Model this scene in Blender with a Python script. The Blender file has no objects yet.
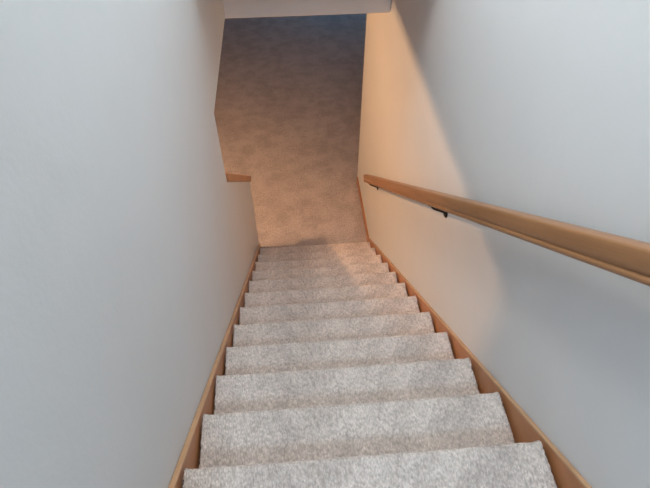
import bpy, bmesh, math, random
from mathutils import Vector, Matrix, noise
random.seed(7)
S = bpy.context.scene
COL = S.collection

# ------------------------------------------------------------------ camera
RT = Vector((0.99692297, -0.07837443, -0.00142788))
FW = Vector((0.05143472, 0.66777864, -0.74258074))
UP = RT.cross(FW).normalized()
cam_data = bpy.data.cameras.new('camera')
cam = bpy.data.objects.new('camera', cam_data)
COL.objects.link(cam)
m = Matrix((RT, UP, -FW)).transposed().to_4x4()
m.translation = Vector((-0.1561, -0.5333, 1.5070))
cam.matrix_world = m
cam_data.sensor_width = 36
cam_data.lens = 36 * 514.75 / 650
cam_data.clip_start = 0.02
S.camera = cam

# ------------------------------------------------------------------ world, lights, exposure
w = bpy.data.worlds.new('world')
S.world = w
w.use_nodes = True
w.node_tree.nodes['Background'].inputs[0].default_value = (0.55, 0.72, 1.0, 1)
w.node_tree.nodes['Background'].inputs[1].default_value = 1.0

def area_light(name, loc, target, sx, sy, power, color):
    d = bpy.data.lights.new(name, 'AREA')
    d.shape = 'RECTANGLE'
    d.size = sx
    d.size_y = sy
    d.energy = power
    d.color = color
    o = bpy.data.objects.new(name, d)
    COL.objects.link(o)
    o.location = loc
    o.rotation_euler = (Vector(target) - Vector(loc)).to_track_quat('-Z', 'Y').to_euler()
    return o

# added cool fill above the unseen landing, with no fixture of its own
area_light('landing_cool_fill', (0.10, -1.75, 2.77), (-0.20, 0.6, 0.4), 0.25, 0.5, 44, (0.42, 0.72, 1.0))
# the neutral ceiling lamp over the top of the stair
area_light('stairwell_lamp_light', (-0.24, 1.05, 2.76), (-0.24, 1.05, 0), 0.3, 0.9, 27, (0.94, 0.985, 0.98))
# dim blue fill added at the far end of the basement, no window there
area_light('basement_blue_fill', (1.0, 9.85, -0.75), (0.5, 6.0, -2.3), 1.2, 0.6, 17, (0.08, 0.52, 1.0))

S.view_settings.view_transform = 'Standard'
S.view_settings.look = 'None'
S.view_settings.gamma = 1
S.view_settings.use_curve_mapping = False
S.view_settings.exposure = 0.07

# ------------------------------------------------------------------ materials
def new_mat(name):
    mt = bpy.data.materials.new(name)
    mt.use_nodes = True
    nt = mt.node_tree
    return mt, nt, nt.nodes['Principled BSDF']

def N(nt, kind, **kw):
    n = nt.nodes.new(kind)
    for k, v in kw.items():
        if k in n.inputs.keys():
            n.inputs[k].default_value = v
        else:
            setattr(n, k, v)
    return n

def coords(nt, scale=(1, 1, 1)):
    tc = N(nt, 'ShaderNodeTexCoord')
    mp = N(nt, 'ShaderNodeMapping')
    mp.inputs['Scale'].default_value = scale
    nt.links.new(tc.outputs['Object'], mp.inputs['Vector'])
    return mp.outputs['Vector']

def ramp(nt, fac, stops):
    r = N(nt, 'ShaderNodeValToRGB')
    e = r.color_ramp.elements
    while len(e) < len(stops):
        e.new(0.5)
    for el, (p, c) in zip(e, stops):
        el.position = p
        el.color = (*c, 1) if len(c) == 3 else c
    nt.links.new(fac, r.inputs['Fac'])
    return r.outputs['Color']

def mix(nt, mode, fac, a, b):
    n = N(nt, 'ShaderNodeMix', data_type='RGBA', blend_type=mode)
    if isinstance(fac, (int, float)):
        n.inputs[0].default_value = fac
    else:
        nt.links.new(fac, n.inputs[0])
    for s, v in ((6, a), (7, b)):
        if isinstance(v, tuple):
            n.inputs[s].default_value = (*v, 1)
        else:
            nt.links.new(v, n.inputs[s])
    return n.outputs[2]

def paint_mat(name, col, var=0.03):
    mt, nt, p = new_mat(name)
    v = coords(nt)
    n1 = N(nt, 'ShaderNodeTexNoise', Scale=2.2, Detail=3.0)
    nt.links.new(v, n1.inputs['Vector'])
    c = ramp(nt, n1.outputs['Fac'], [(0.3, tuple(x * (1 - var) for x in col)), (0.7, col)])
    nt.links.new(c, p.inputs['Base Color'])
    p.inputs['Roughness'].default_value = 0.62
    p.inputs['Specular IOR Level'].default_value = 0.3
    n2 = N(nt, 'ShaderNodeTexNoise', Scale=95.0, Detail=3.0)
    nt.links.new(v, n2.inputs['Vector'])
    n3 = N(nt, 'ShaderNodeTexNoise', Scale=9.0, Detail=2.0)
    nt.links.new(v, n3.inputs['Vector'])
    b1 = N(nt, 'ShaderNodeBump', Strength=0.10, Distance=0.004)
    nt.links.new(n2.outputs['Fac'], b1.inputs['Height'])
    b2 = N(nt, 'ShaderNodeBump', Strength=0.10, Distance=0.02)
    nt.links.new(n3.outputs['Fac'], b2.inputs['Height'])
    nt.links.new(b1.outputs['Normal'], b2.inputs['Normal'])
    nt.links.new(b2.outputs['Normal'], p.inputs['Normal'])
    return mt

def carpet_mat(name, light, dark, blotch, loop=(190, 95, 95), bump=0.8):
    mt, nt, p = new_mat(name)
    v = coords(nt, loop)
    vo = N(nt, 'ShaderNodeTexVoronoi', Scale=1.0)
    nt.links.new(v, vo.inputs['Vector'])
    c1 = ramp(nt, vo.outputs['Distance'], [(0.1, light), (0.85, dark)])
    v2 = coords(nt)
    nf = N(nt, 'ShaderNodeTexNoise', Scale=75.0, Detail=3.0)
    nt.links.new(v2, nf.inputs['Vector'])
    c2 = mix(nt, 'MULTIPLY', 0.6, c1, ramp(nt, nf.outputs['Fac'], [(0.32, (0.62, 0.60, 0.58)), (0.62, (1, 1, 1))]))
    nb = N(nt, 'ShaderNodeTexNoise', Scale=6.0, Detail=5.0, Roughness=0.62)
    nt.links.new(v2, nb.inputs['Vector'])
    c3 = mix(nt, 'MULTIPLY', blotch, c2, ramp(nt, nb.outputs['Fac'], [(0.38, (0.62, 0.60, 0.60)), (0.60, (1, 1, 1))]))
    nt.links.new(c3, p.inputs['Base Color'])
    p.inputs['Roughness'].default_value = 0.95
    p.inputs['Specular IOR Level'].default_value = 0.1
    p.inputs['Sheen Weight'].default_value = 0.12
    p.inputs['Sheen Roughness'].default_value = 0.5
    b = N(nt, 'ShaderNodeBump', Strength=bump, Distance=0.006, invert=True)
    nt.links.new(vo.outputs['Distance'], b.inputs['Height'])
    nt.links.new(b.outputs['Normal'], p.inputs['Normal'])
    return mt

def wood_mat(name, light, dark, scale=(3, 60, 60), rough=0.38):
    mt, nt, p = new_mat(name)
    v = coords(nt, scale)
    n1 = N(nt, 'ShaderNodeTexNoise', Scale=1.0, Detail=5.0, Roughness=0.6)
    nt.links.new(v, n1.inputs['Vector'])
    c = ramp(nt, n1.outputs['Fac'], [(0.3, dark), (0.7, light)])
    nt.links.new(c, p.inputs['Base Color'])
    p.inputs['Roughness'].default_value = rough
    p.inputs['Specular IOR Level'].default_value = 0.4
    b = N(nt, 'ShaderNodeBump', Strength=0.05, Distance=0.002)
    nt.links.new(n1.outputs['Fac'], b.inputs['Height'])
    nt.links.new(b.outputs['Normal'], p.inputs['Normal'])
    return mt

def plain_mat(name, col, rough=0.5, metal=0.0, emit=0.0, ecol=None):
    mt, nt, p = new_mat(name)
    n1 = N(nt, 'ShaderNodeTexNoise', Scale=40.0, Detail=2.0)
    nt.links.new(coords(nt), n1.inputs['Vector'])
    c = ramp(nt, n1.outputs['Fac'], [(0.3, tuple(x * 0.9 for x in col)), (0.7, col)])
    nt.links.new(c, p.inputs['Base Color'])
    p.inputs['Roughness'].default_value = rough
    p.inputs['Metallic'].default_value = metal
    if emit:
        p.inputs['Emission Color'].default_value = (*(ecol or col), 1)
        p.inputs['Emission Strength'].default_value = emit
    return mt

M_WALL = paint_mat('wall_paint', (0.78, 0.785, 0.79))
M_LOWER = paint_mat('lower_room_low_bounce', (0.20, 0.23, 0.28))  # unseen walls, toned dark to cut warm bounce onto the far floor
M_CEIL = paint_mat('ceiling_paint', (0.82, 0.81, 0.79))
M_STEP = carpet_mat('stair_carpet', (1.0, 0.87, 0.80), (0.68, 0.575, 0.51), 0.62)
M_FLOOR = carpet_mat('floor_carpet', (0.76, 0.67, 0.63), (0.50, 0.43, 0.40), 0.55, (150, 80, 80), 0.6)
M_WOOD = wood_mat('skirt_wood', (0.56, 0.24, 0.10), (0.46, 0.185, 0.07), (60, 3, 14))
M_RAIL = wood_mat('rail_wood', (0.40, 0.195, 0.088), (0.31, 0.145, 0.06), (3, 70, 70), 0.34)
M_CAP_LIT = wood_mat('cap_wood_lit', (0.62, 0.31, 0.15), (0.52, 0.24, 0.11), (60, 3, 14))  # rail wood lightened; warm lamplight on the cap is put into the colour
M_EDGE = wood_mat('edge_wood', (0.60, 0.36, 0.20), (0.50, 0.28, 0.15), (60, 3, 14))
M_METAL = plain_mat('dark_metal', (0.035, 0.028, 0.025), 0.35, 0.8)
M_TRIM = plain_mat('white_trim', (0.78, 0.78, 0.76), 0.4)
M_GLOBE = plain_mat('lamp_globe', (1, 0.9, 0.8), 0.3, 0, 880.0, (1.0, 0.57, 0.29))
M_DOME = plain_mat('lamp_dome', (0.9, 0.88, 0.85), 0.3)
M_BRASS = plain_mat('lamp_brass', (0.55, 0.42, 0.22), 0.3, 0.9)

# ------------------------------------------------------------------ helpers
def link(name, bm, mat, parent=None, smooth=False, loc=None):
    me = bpy.data.meshes.new(name)
    bmesh.ops.recalc_face_normals(bm, faces=bm.faces)
    bm.to_mesh(me)
    bm.free()
    if mat:
        me.materials.append(mat)
    if smooth:
        for p in me.polygons:
            p.use_smooth = True
    o = bpy.data.objects.new(name, me)
    COL.objects.link(o)
    if loc is not None:
        o.location = loc
    if parent:
        o.parent = parent
    return o

def bevel_mod(o, width, seg=3, angle=40):
    b = o.modifiers.new('bevel', 'BEVEL')
    b.width = width
    b.segments = seg
    b.limit_method = 'ANGLE'
    b.angle_limit = math.radians(angle)
    return o

def structure(o, label=None):
    o['kind'] = 'structure'
    if label:
        o['label'] = label
    return o

def thing(name, label, cat, loc=(0, 0, 0), group=None):
    o = bpy.data.objects.new(name, None)
    o.empty_display_size = 0.1
    COL.objects.link(o)
    o.location = loc
    o['label'] = label
    o['category'] = cat
    if group:
        o['group'] = group
    return o

def box_bm(x0, x1, y0, y1, z0, z1, bm=None):
    bm = bm or bmesh.new()
    vs = [bm.verts.new((x, y, z)) for x in (x0, x1) for y in (y0, y1) for z in (z0, z1)]
    for f in ((0, 1, 3, 2), (4, 6, 7, 5), (0, 4, 5, 1), (2, 3, 7, 6), (0, 2, 6, 4), (1, 5, 7, 3)):
        bm.faces.new([vs[i] for i in f])
    return bm

def slab_yz(pts, x0, x1, bm=None):
    """a YZ outline given a thickness in X"""
    bm = bm or bmesh.new()
    a = [bm.verts.new((x0, y, z)) for y, z in pts]
    b = [bm.verts.new((x1, y, z)) for y, z in pts]
    n = len(pts)
    bm.faces.new(a)
    bm.faces.new(list(reversed(b)))
    for i in range(n):
        j = (i + 1) % n
        bm.faces.new((a[i], b[i], b[j], a[j]))
    return bm

def slab_xz(pts, y0, y1, bm=None):
    bm = bm or bmesh.new()
    a = [bm.verts.new((x, y0, z)) for x, z in pts]
    b = [bm.verts.new((x, y1, z)) for x, z in pts]
    n = len(pts)
    bm.faces.new(a)
    bm.faces.new(list(reversed(b)))
    for i in range(n):
        j = (i + 1) % n
        bm.faces.new((a[i], b[i], b[j], a[j]))
    return bm

def lathe(profile, seg=32, bm=None, axis='Z'):
    bm = bm or bmesh.new()
    rings = []
    for r, z in profile:
        ring = []
        for i in range(seg):
            t = 2 * math.pi * i / seg
            p = (r * math.cos(t), r * math.sin(t), z)
            if axis == 'X':
                p = (z, r * math.cos(t), r * math.sin(t))
            ring.append(bm.verts.new(p))
        rings.append(ring)
    for a, b in zip(rings, rings[1:]):
        for i in range(seg):
            j = (i + 1) % seg
            bm.faces.new((a[i], a[j], b[j], b[i]))
    bm.faces.new(rings[0])
    bm.faces.new(list(reversed(rings[-1])))
    return bm

def tube(path, radii, seg=12, bm=None):
    bm = bm or bmesh.new()
    path = [Vector(p) for p in path]
    rings = []
    side = None
    for i, p in enumerate(path):
        t = (path[min(i + 1, len(path) - 1)] - path[max(i - 1, 0)]).normalized()
        if side is None:
            side = t.orthogonal().normalized()
        side = (side - t * side.dot(t)).normalized()
        up = t.cross(side)
        r = radii[i] if isinstance(radii, (list, tuple)) else radii
        rings.append([bm.verts.new(p + (side * math.cos(2 * math.pi * k / seg) + up * math.sin(2 * math.pi * k / seg)) * r) for k in range(seg)])
    for a, b in zip(rings, rings[1:]):
        for k in range(seg):
            j = (k + 1) % seg
            bm.faces.new((a[k], a[j], b[j], b[k]))
    bm.faces.new(rings[0])
    bm.faces.new(list(reversed(rings[-1])))
    return bm

# ------------------------------------------------------------------ dimensions (metres)
RISE, RUN = 0.19, 0.2456
SL = RISE / RUN
A = 0.5103          # half width of the carpet
B, C = 0.541, 0.541   # faces of the left and right walls
T = 0.12            # wall thickness
FLOOR = -12 * RISE
TOP = 2 * RISE      # upper landing
NTOP = -2
YL = 1.735          # end of the full-height left wall
YH = 2.88           # end of the half wall
YR = 3.833          # end of the right wall
YHD = 2.83          # face of the header over the stair
ZH = 0.019          # underside of header and of the left wall above the opening
ZCEIL = 0.14        # ceiling of the room below
ZTOPC = 2.80        # ceiling over the stair
YBACK = -2.9

# ------------------------------------------------------------------ structure
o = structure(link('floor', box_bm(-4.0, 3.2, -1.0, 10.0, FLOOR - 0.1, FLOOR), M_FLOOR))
o = structure(link('floor_upper', box_bm(-1.6, 1.6, YBACK, 2 * -RUN, TOP - 0.22, TOP), M_STEP))

# left wall: full height, then an opening over a sloping half wall
ZC1, ZC2 = -0.435, -1.425     # top of the half wall under its wooden cap
left = [(-0.62, FLOOR), (YH, FLOOR), (YH, ZC2), (YL, ZC1), (YL, ZH), (YHD + 0.02, ZH), (YHD + 0.02, ZTOPC), (-0.62, ZTOPC)]
bevel_mod(structure(link('wall_left', slab_yz(left, -B - T, -B), M_WALL)), 0.006)
right = [(-0.62, FLOOR), (YR, FLOOR), (YR, ZCEIL), (YHD + 0.3, ZCEIL), (YHD + 0.3, ZTOPC), (-0.62, ZTOPC)]
bevel_mod(structure(link('wall_right', slab_yz(right, C, C + T), M_WALL)), 0.008)
bevel_mod(structure(link('wall_header', box_bm(-B - T, C, YHD, YHD + 0.14, ZH - 0.018, ZTOPC), M_WALL)), 0.018, 4)

ZSOF = 0.70         # underside of an unseen soffit, added to keep cool light off the header
bevel_mod(structure(link('added_shade_soffit', box_bm(-B, C, 1.76, YHD, ZSOF, ZTOPC), M_WALL)), 0.006)
structure(link('ceiling', box_bm(-1.7, 1.7, YBACK - 0.1, YHD + 0.3, ZTOPC, ZTOPC + 0.1), M_CEIL))
bm = box_bm(-4.0, -B - T, -1.0, 10.0, ZCEIL, ZCEIL + 0.1)
box_bm(-B - T, 3.2, YHD + 0.14, 10.0, ZCEIL, ZCEIL + 0.1, bm)
structure(link('ceiling_lower', bm, M_CEIL))
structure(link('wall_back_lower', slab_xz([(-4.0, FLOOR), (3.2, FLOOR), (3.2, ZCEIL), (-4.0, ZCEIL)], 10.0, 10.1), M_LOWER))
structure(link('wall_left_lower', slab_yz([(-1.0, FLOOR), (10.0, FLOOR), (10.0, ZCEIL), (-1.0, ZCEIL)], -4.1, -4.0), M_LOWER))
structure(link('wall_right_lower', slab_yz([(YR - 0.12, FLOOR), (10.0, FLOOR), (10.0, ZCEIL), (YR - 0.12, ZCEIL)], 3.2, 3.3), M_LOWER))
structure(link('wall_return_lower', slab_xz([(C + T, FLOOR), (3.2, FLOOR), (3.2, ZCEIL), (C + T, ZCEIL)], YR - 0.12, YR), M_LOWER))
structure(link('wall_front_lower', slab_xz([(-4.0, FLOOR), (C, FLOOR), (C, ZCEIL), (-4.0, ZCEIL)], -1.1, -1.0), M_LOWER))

# upper landing: side walls, back wall with a window, added doorway wall, its left jamb set in to shadow the left wall
structure(link('wall_landing_left', slab_yz([(YBACK, TOP), (-0.62, TOP), (-0.62, ZTOPC), (YBACK, ZTOPC)], -1.7, -1.6), M_WALL))
structure(link('wall_landing_right', slab_yz([(YBACK, TOP), (-0.62, TOP), (-0.62, ZTOPC), (YBACK, ZTOPC)], 1.6, 1.7), M_WALL))
DX0, DX1, DZ = -0.25, 0.541, TOP + 2.1
bm = box_bm(-1.7, DX0, -0.74, -0.62, TOP, ZTOPC)
box_bm(DX1, 1.7, -0.74, -0.62, TOP, ZTOPC, bm)
box_bm(DX0, DX1, -0.74, -0.62, DZ, ZTOPC, bm)
structure(link('wall_shade_doorway', bm, M_WALL))
WX0, WX1, WZ0, WZ1 = -0.50, 0.30, 1.10, 2.40
bm = box_bm(-1.7, WX0, YBACK - 0.12, YBACK, TOP, ZTOPC)
box_bm(WX1, 1.7, YBACK - 0.12, YBACK, TOP, ZTOPC, bm)
box_bm(WX0, WX1, YBACK - 0.12, YBACK, TOP, WZ0, bm)
box_bm(WX0, WX1, YBACK - 0.12, YBACK, WZ1, ZTOPC, bm)
structure(link('wall_back', bm, M_WALL))
bm = box_bm(WX0, WX1, YBACK - 0.10, YBACK - 0.05, WZ0, WZ0 + 0.04)
box_bm(WX0, WX1, YBACK - 0.10, YBACK - 0.05, WZ1 - 0.04, WZ1, bm)
box_bm(WX0, WX0 + 0.04, YBACK - 0.10, YBACK - 0.05, WZ0, WZ1, bm)
box_bm(WX1 - 0.04, WX1, YBACK - 0.10, YBACK - 0.05, WZ0, WZ1, bm)
structure(link('window_1', bm, M_TRIM))

# wooden skirting along the floor below and round the end of the right wall
structure(bevel_mod(link('baseboard_right', box_bm(C - 0.011, C, 2.80, YR - 0.06, FLOOR, FLOOR + 0.07), M_WOOD), 0.004),
          'thin brown wooden baseboard along right wall at stair foot')

# wooden cap on the sloping half wall
d = Vector((0, YH - YL, ZC2 - ZC1)).normalized()
nrm = Vector((0, -d.z, d.y))
p0 = Vector((0, YL, ZC1)) - d * 0.0
p1 = Vector((0, YH, ZC2)) + d * 0.012
th = 0.048
cap = [(p0.y, p0.z), (p1.y, p1.z), (p1.y + nrm.y * th, p1.z + nrm.z * th), (p0.y, p0.z + th / d.y)]
structure(bevel_mod(link('trim_1', slab_yz(cap, -B - T - 0.012, -B + 0.012), M_CAP_LIT), 0.006),
          'orange-brown wooden cap on top of the sloping half wall')

# ------------------------------------------------------------------ staircase
stair = thing('staircase', 'straight descending staircase covered in beige-grey carpet between wooden skirt boards', 'staircase', (0, 0, FLOOR))

def skirt(x0, x1, y_end, H=0.004, depth=None):
    ys = -0.49
    if depth:
        ye = min(y_end, (H - FLOOR) / SL)
        pts = [(ys, H - SL * ys - depth), (ye, H - SL * ye - depth), (ye, H - SL * ye), (ys, H - SL * ys)]
        return slab_yz([(y, max(z - FLOOR, 0)) for y, z in pts], x0, x1)
    pts = [(ys, H - SL * ys), (ys, H - SL * ys - 0.40), (y_end - 0.5, FLOOR)]
    yb = (H - FLOOR) / SL
    if yb > y_end:
        pts += [(y_end, FLOOR), (y_end, H - SL * y_end)]
    else:
        pts += [(yb, FLOOR)]
    pts = [(y, z - FLOOR) for y, z in pts]
    return slab_yz(pts, x0, x1)

for x0, x1, ye in ((-B + 0.001, -B + 0.018, YH - 0.005), (C - 0.015, C - 0.001, 2.93)):
    o = link('skirt_board', skirt(x0, x1, ye), M_WOOD, stair)
    bevel_mod(o, 0.003)
    bead = link('skirt_edge', skirt(x0 - 0.0005 if x0 > 0 else x0, x1 if x0 > 0 else x1 + 0.0005, ye, 0.0075, 0.010), M_EDGE, stair)
    bead['label'] = 'paler rounded top edge of the skirt board'
    bevel_mod(bead, 0.002)

def step_profile():
    """outline of one carpeted step seen from the side: back of tread, nosing, riser; origin at the nose's top"""
    pts = []
    y = -RUN - 0.012
    while y < -0.020:
        pts.append((y, 0.0))
        y += 0.0048
    R = 0.019
    for i in range(0, 13):                       # rolled nosing
        t = math.pi / 2 - math.pi * i / 12
        pts.append((-R + R * math.cos(t), -R + R * math.sin(t)))
    pts.append((-0.026, -2 * R - 0.002))
    z = -2 * R - 0.010
    while z > -RISE + 0.004:
        pts.append((-0.028, z))
        z -= 0.008
    pts.append((-0.028, -RISE - 0.0045))
    return pts

def step_mesh(k, last=False):
    prof = step_profile()
    bm = bmesh.new()
    nx = 132
    cols = []
    # rounded and serged side edges
    xs = [-A + 2 * A * i / nx for i in range(nx + 1)]
    for i, x in enumerate(xs):
        col = []
        edge = min(i, nx - i)
        for j, (y, z) in enumerate(prof):
            nv = Vector((x * 34, (y + k * 3.1) * 34, z * 34))
            n = noise.noise(nv) * 0.0022 + noise.noise(nv * 3.1) * 0.0014
            if edge <= 1:
                n -= 0.0035 if edge == 0 else 0.0008
            # outward direction of the profile
            a = prof[max(j - 1, 0)]
            b = prof[min(j + 1, len(prof) - 1)]
            ty, tz = b[0] - a[0], b[1] - a[1]
            l = math.hypot(ty, tz) or 1
            ny, nz = -tz / l, ty / l
            ex = 0
            if edge == 0:
                ex = math.copysign(0.0042 * math.sin(j * 2 * math.pi / 3.1 + k) + noise.noise(Vector((k * 5, j * 0.4, 0))) * 0.002, x)
            sg = 1 if j < len(prof) - 1 else 0
            col.append(bm.verts.new((x + ex, y - ny * n * sg, z - nz * n * sg)))
        cols.append(col)
    for a, b in zip(cols, cols[1:]):
        for j in range(len(prof) - 1):
            bm.faces.new((a[j], b[j], b[j + 1], a[j + 1]))
    # sides, back and underside close the body of the step
    zb, yb = -RISE - 0.0045, prof[0][0]
    ends = []
    for col in (cols[0], cols[-1]):
        v = bm.verts.new((col[0].co.x, yb, zb))
        bm.faces.new(col + [v])
        ends.append(v)
    bm.faces.new([c[0] for c in cols] + [ends[1], ends[0]])
    bm.faces.new([c[-1] for c in cols] + [ends[1], ends[0]])
    return bm

for k in range(NTOP + 1, 12):
    o = link('step', step_mesh(k), M_STEP, stair, smooth=True, loc=(0, k * RUN, -k * RISE - FLOOR + 0.0052))

# ------------------------------------------------------------------ handrail on the right wall
rail_y0, rail_y1 = -0.55, 2.86
ang = math.atan(0.786)
RZ0 = 0.806
RXC = C - 0.073
rail = thing('handrail', 'long sloping brown wooden handrail with grooved side on right wall', 'handrail', (RXC, rail_y0, RZ0 - 0.786 * rail_y0))
LEN = (rail_y1 - rail_y0) / math.cos(ang)
# section (w across, h up), width 5 cm, height 6.5 cm, finger groove on both sides
half = [(0.0, 0.033), (0.017, 0.0325), (0.0215, 0.0305), (0.0245, 0.0265), (0.025, 0.019), (0.025, 0.004), (0.0245, -0.008),
        (0.0225, -0.0125), (0.0205, -0.0145), (0.0205, -0.0165), (0.0235, -0.0185), (0.0255, -0.0215), (0.0255, -0.0255), (0.023, -0.030), (0.018, -0.033), (0.0, -0.033)]
sec = half + [(-x, z) for x, z in reversed(half[1:-1])]
bm = bmesh.new()
ring_list = []
stations = [0.0, 0.004] + [0.004 + (LEN - 0.012) * i / 24 for i in range(1, 25)] + [LEN - 0.003, LEN]
for i, s in enumerate(stations):
    f = 0.90 if i in (0, len(stations) - 1) else 1.0
    ring_list.append([bm.verts.new((s, x * f, z * f)) for x, z in sec])
for a, b in zip(ring_list, ring_list[1:]):
    for k in range(len(sec)):
        j = (k + 1) % len(sec)
        bm.faces.new((a[k], a[j], b[j], b[k]))
bm.faces.new(ring_list[0])
bm.faces.new(list(reversed(ring_list[-1])))
ro = link('rail', bm, M_RAIL, rail, smooth=True)
ro.rotation_euler = (0, ang, math.pi / 2)

def bracket(y):
    """dark metal bracket: plate on the wall, curved arm, saddle under the rail"""
    zr = RZ0 - 0.786 * y - 0.044           # underside of the rail above the wall plate
    base = Vector((C, y, zr - 0.048))
    rel = base - Vector(rail.location)
    bm = lathe([(0.027, 0.0), (0.027, -0.003), (0.022, -0.008), (0.010, -0.011)], 24, axis='X')
    arm = [(-0.004, 0, 0.004), (-0.018, 0, 0.009), (-0.034, 0, 0.016), (-0.050, 0, 0.023), (-0.064, 0, 0.032), (-0.073, 0, 0.044)]
    br = link('bracket', tube(arm, [0.010, 0.008, 0.007, 0.007, 0.007, 0.007], 12), M_METAL, rail, smooth=True, loc=rel)
    link('wall_plate', bm, M_METAL, br)
    sd = link('saddle', box_bm(-0.034, 0.034, -0.011, 0.011, -0.003, 0.003), M_METAL, br, loc=(-0.073, 0, 0.046))
    sd.rotation_euler = (0, ang, math.pi / 2)
    bevel_mod(sd, 0.002)
    return br

for y in (-0.32, 1.14, 2.69):
    bracket(y)

# ------------------------------------------------------------------ lamp in the room below, hidden from here behind the left wall
lamp = thing('ceiling_light', 'round warm ceiling light in the room below beyond the half wall', 'ceiling light', (-1.50, 2.85, ZCEIL))
link('lamp_base', lathe([(0.08, 0.0), (0.08, -0.012), (0.05, -0.03), (0.012, -0.035), (0.012, -0.08), (0.022, -0.085), (0.022, -0.125)], 32), M_BRASS, lamp, smooth=True)
prof = [(0.055 * math.sin(math.pi * (i + 0.5) / 16), -0.176 + 0.055 * math.cos(math.pi * (i + 0.5) / 16)) for i in range(16)]
link('globe', lathe(prof, 32), M_GLOBE, lamp, smooth=True)
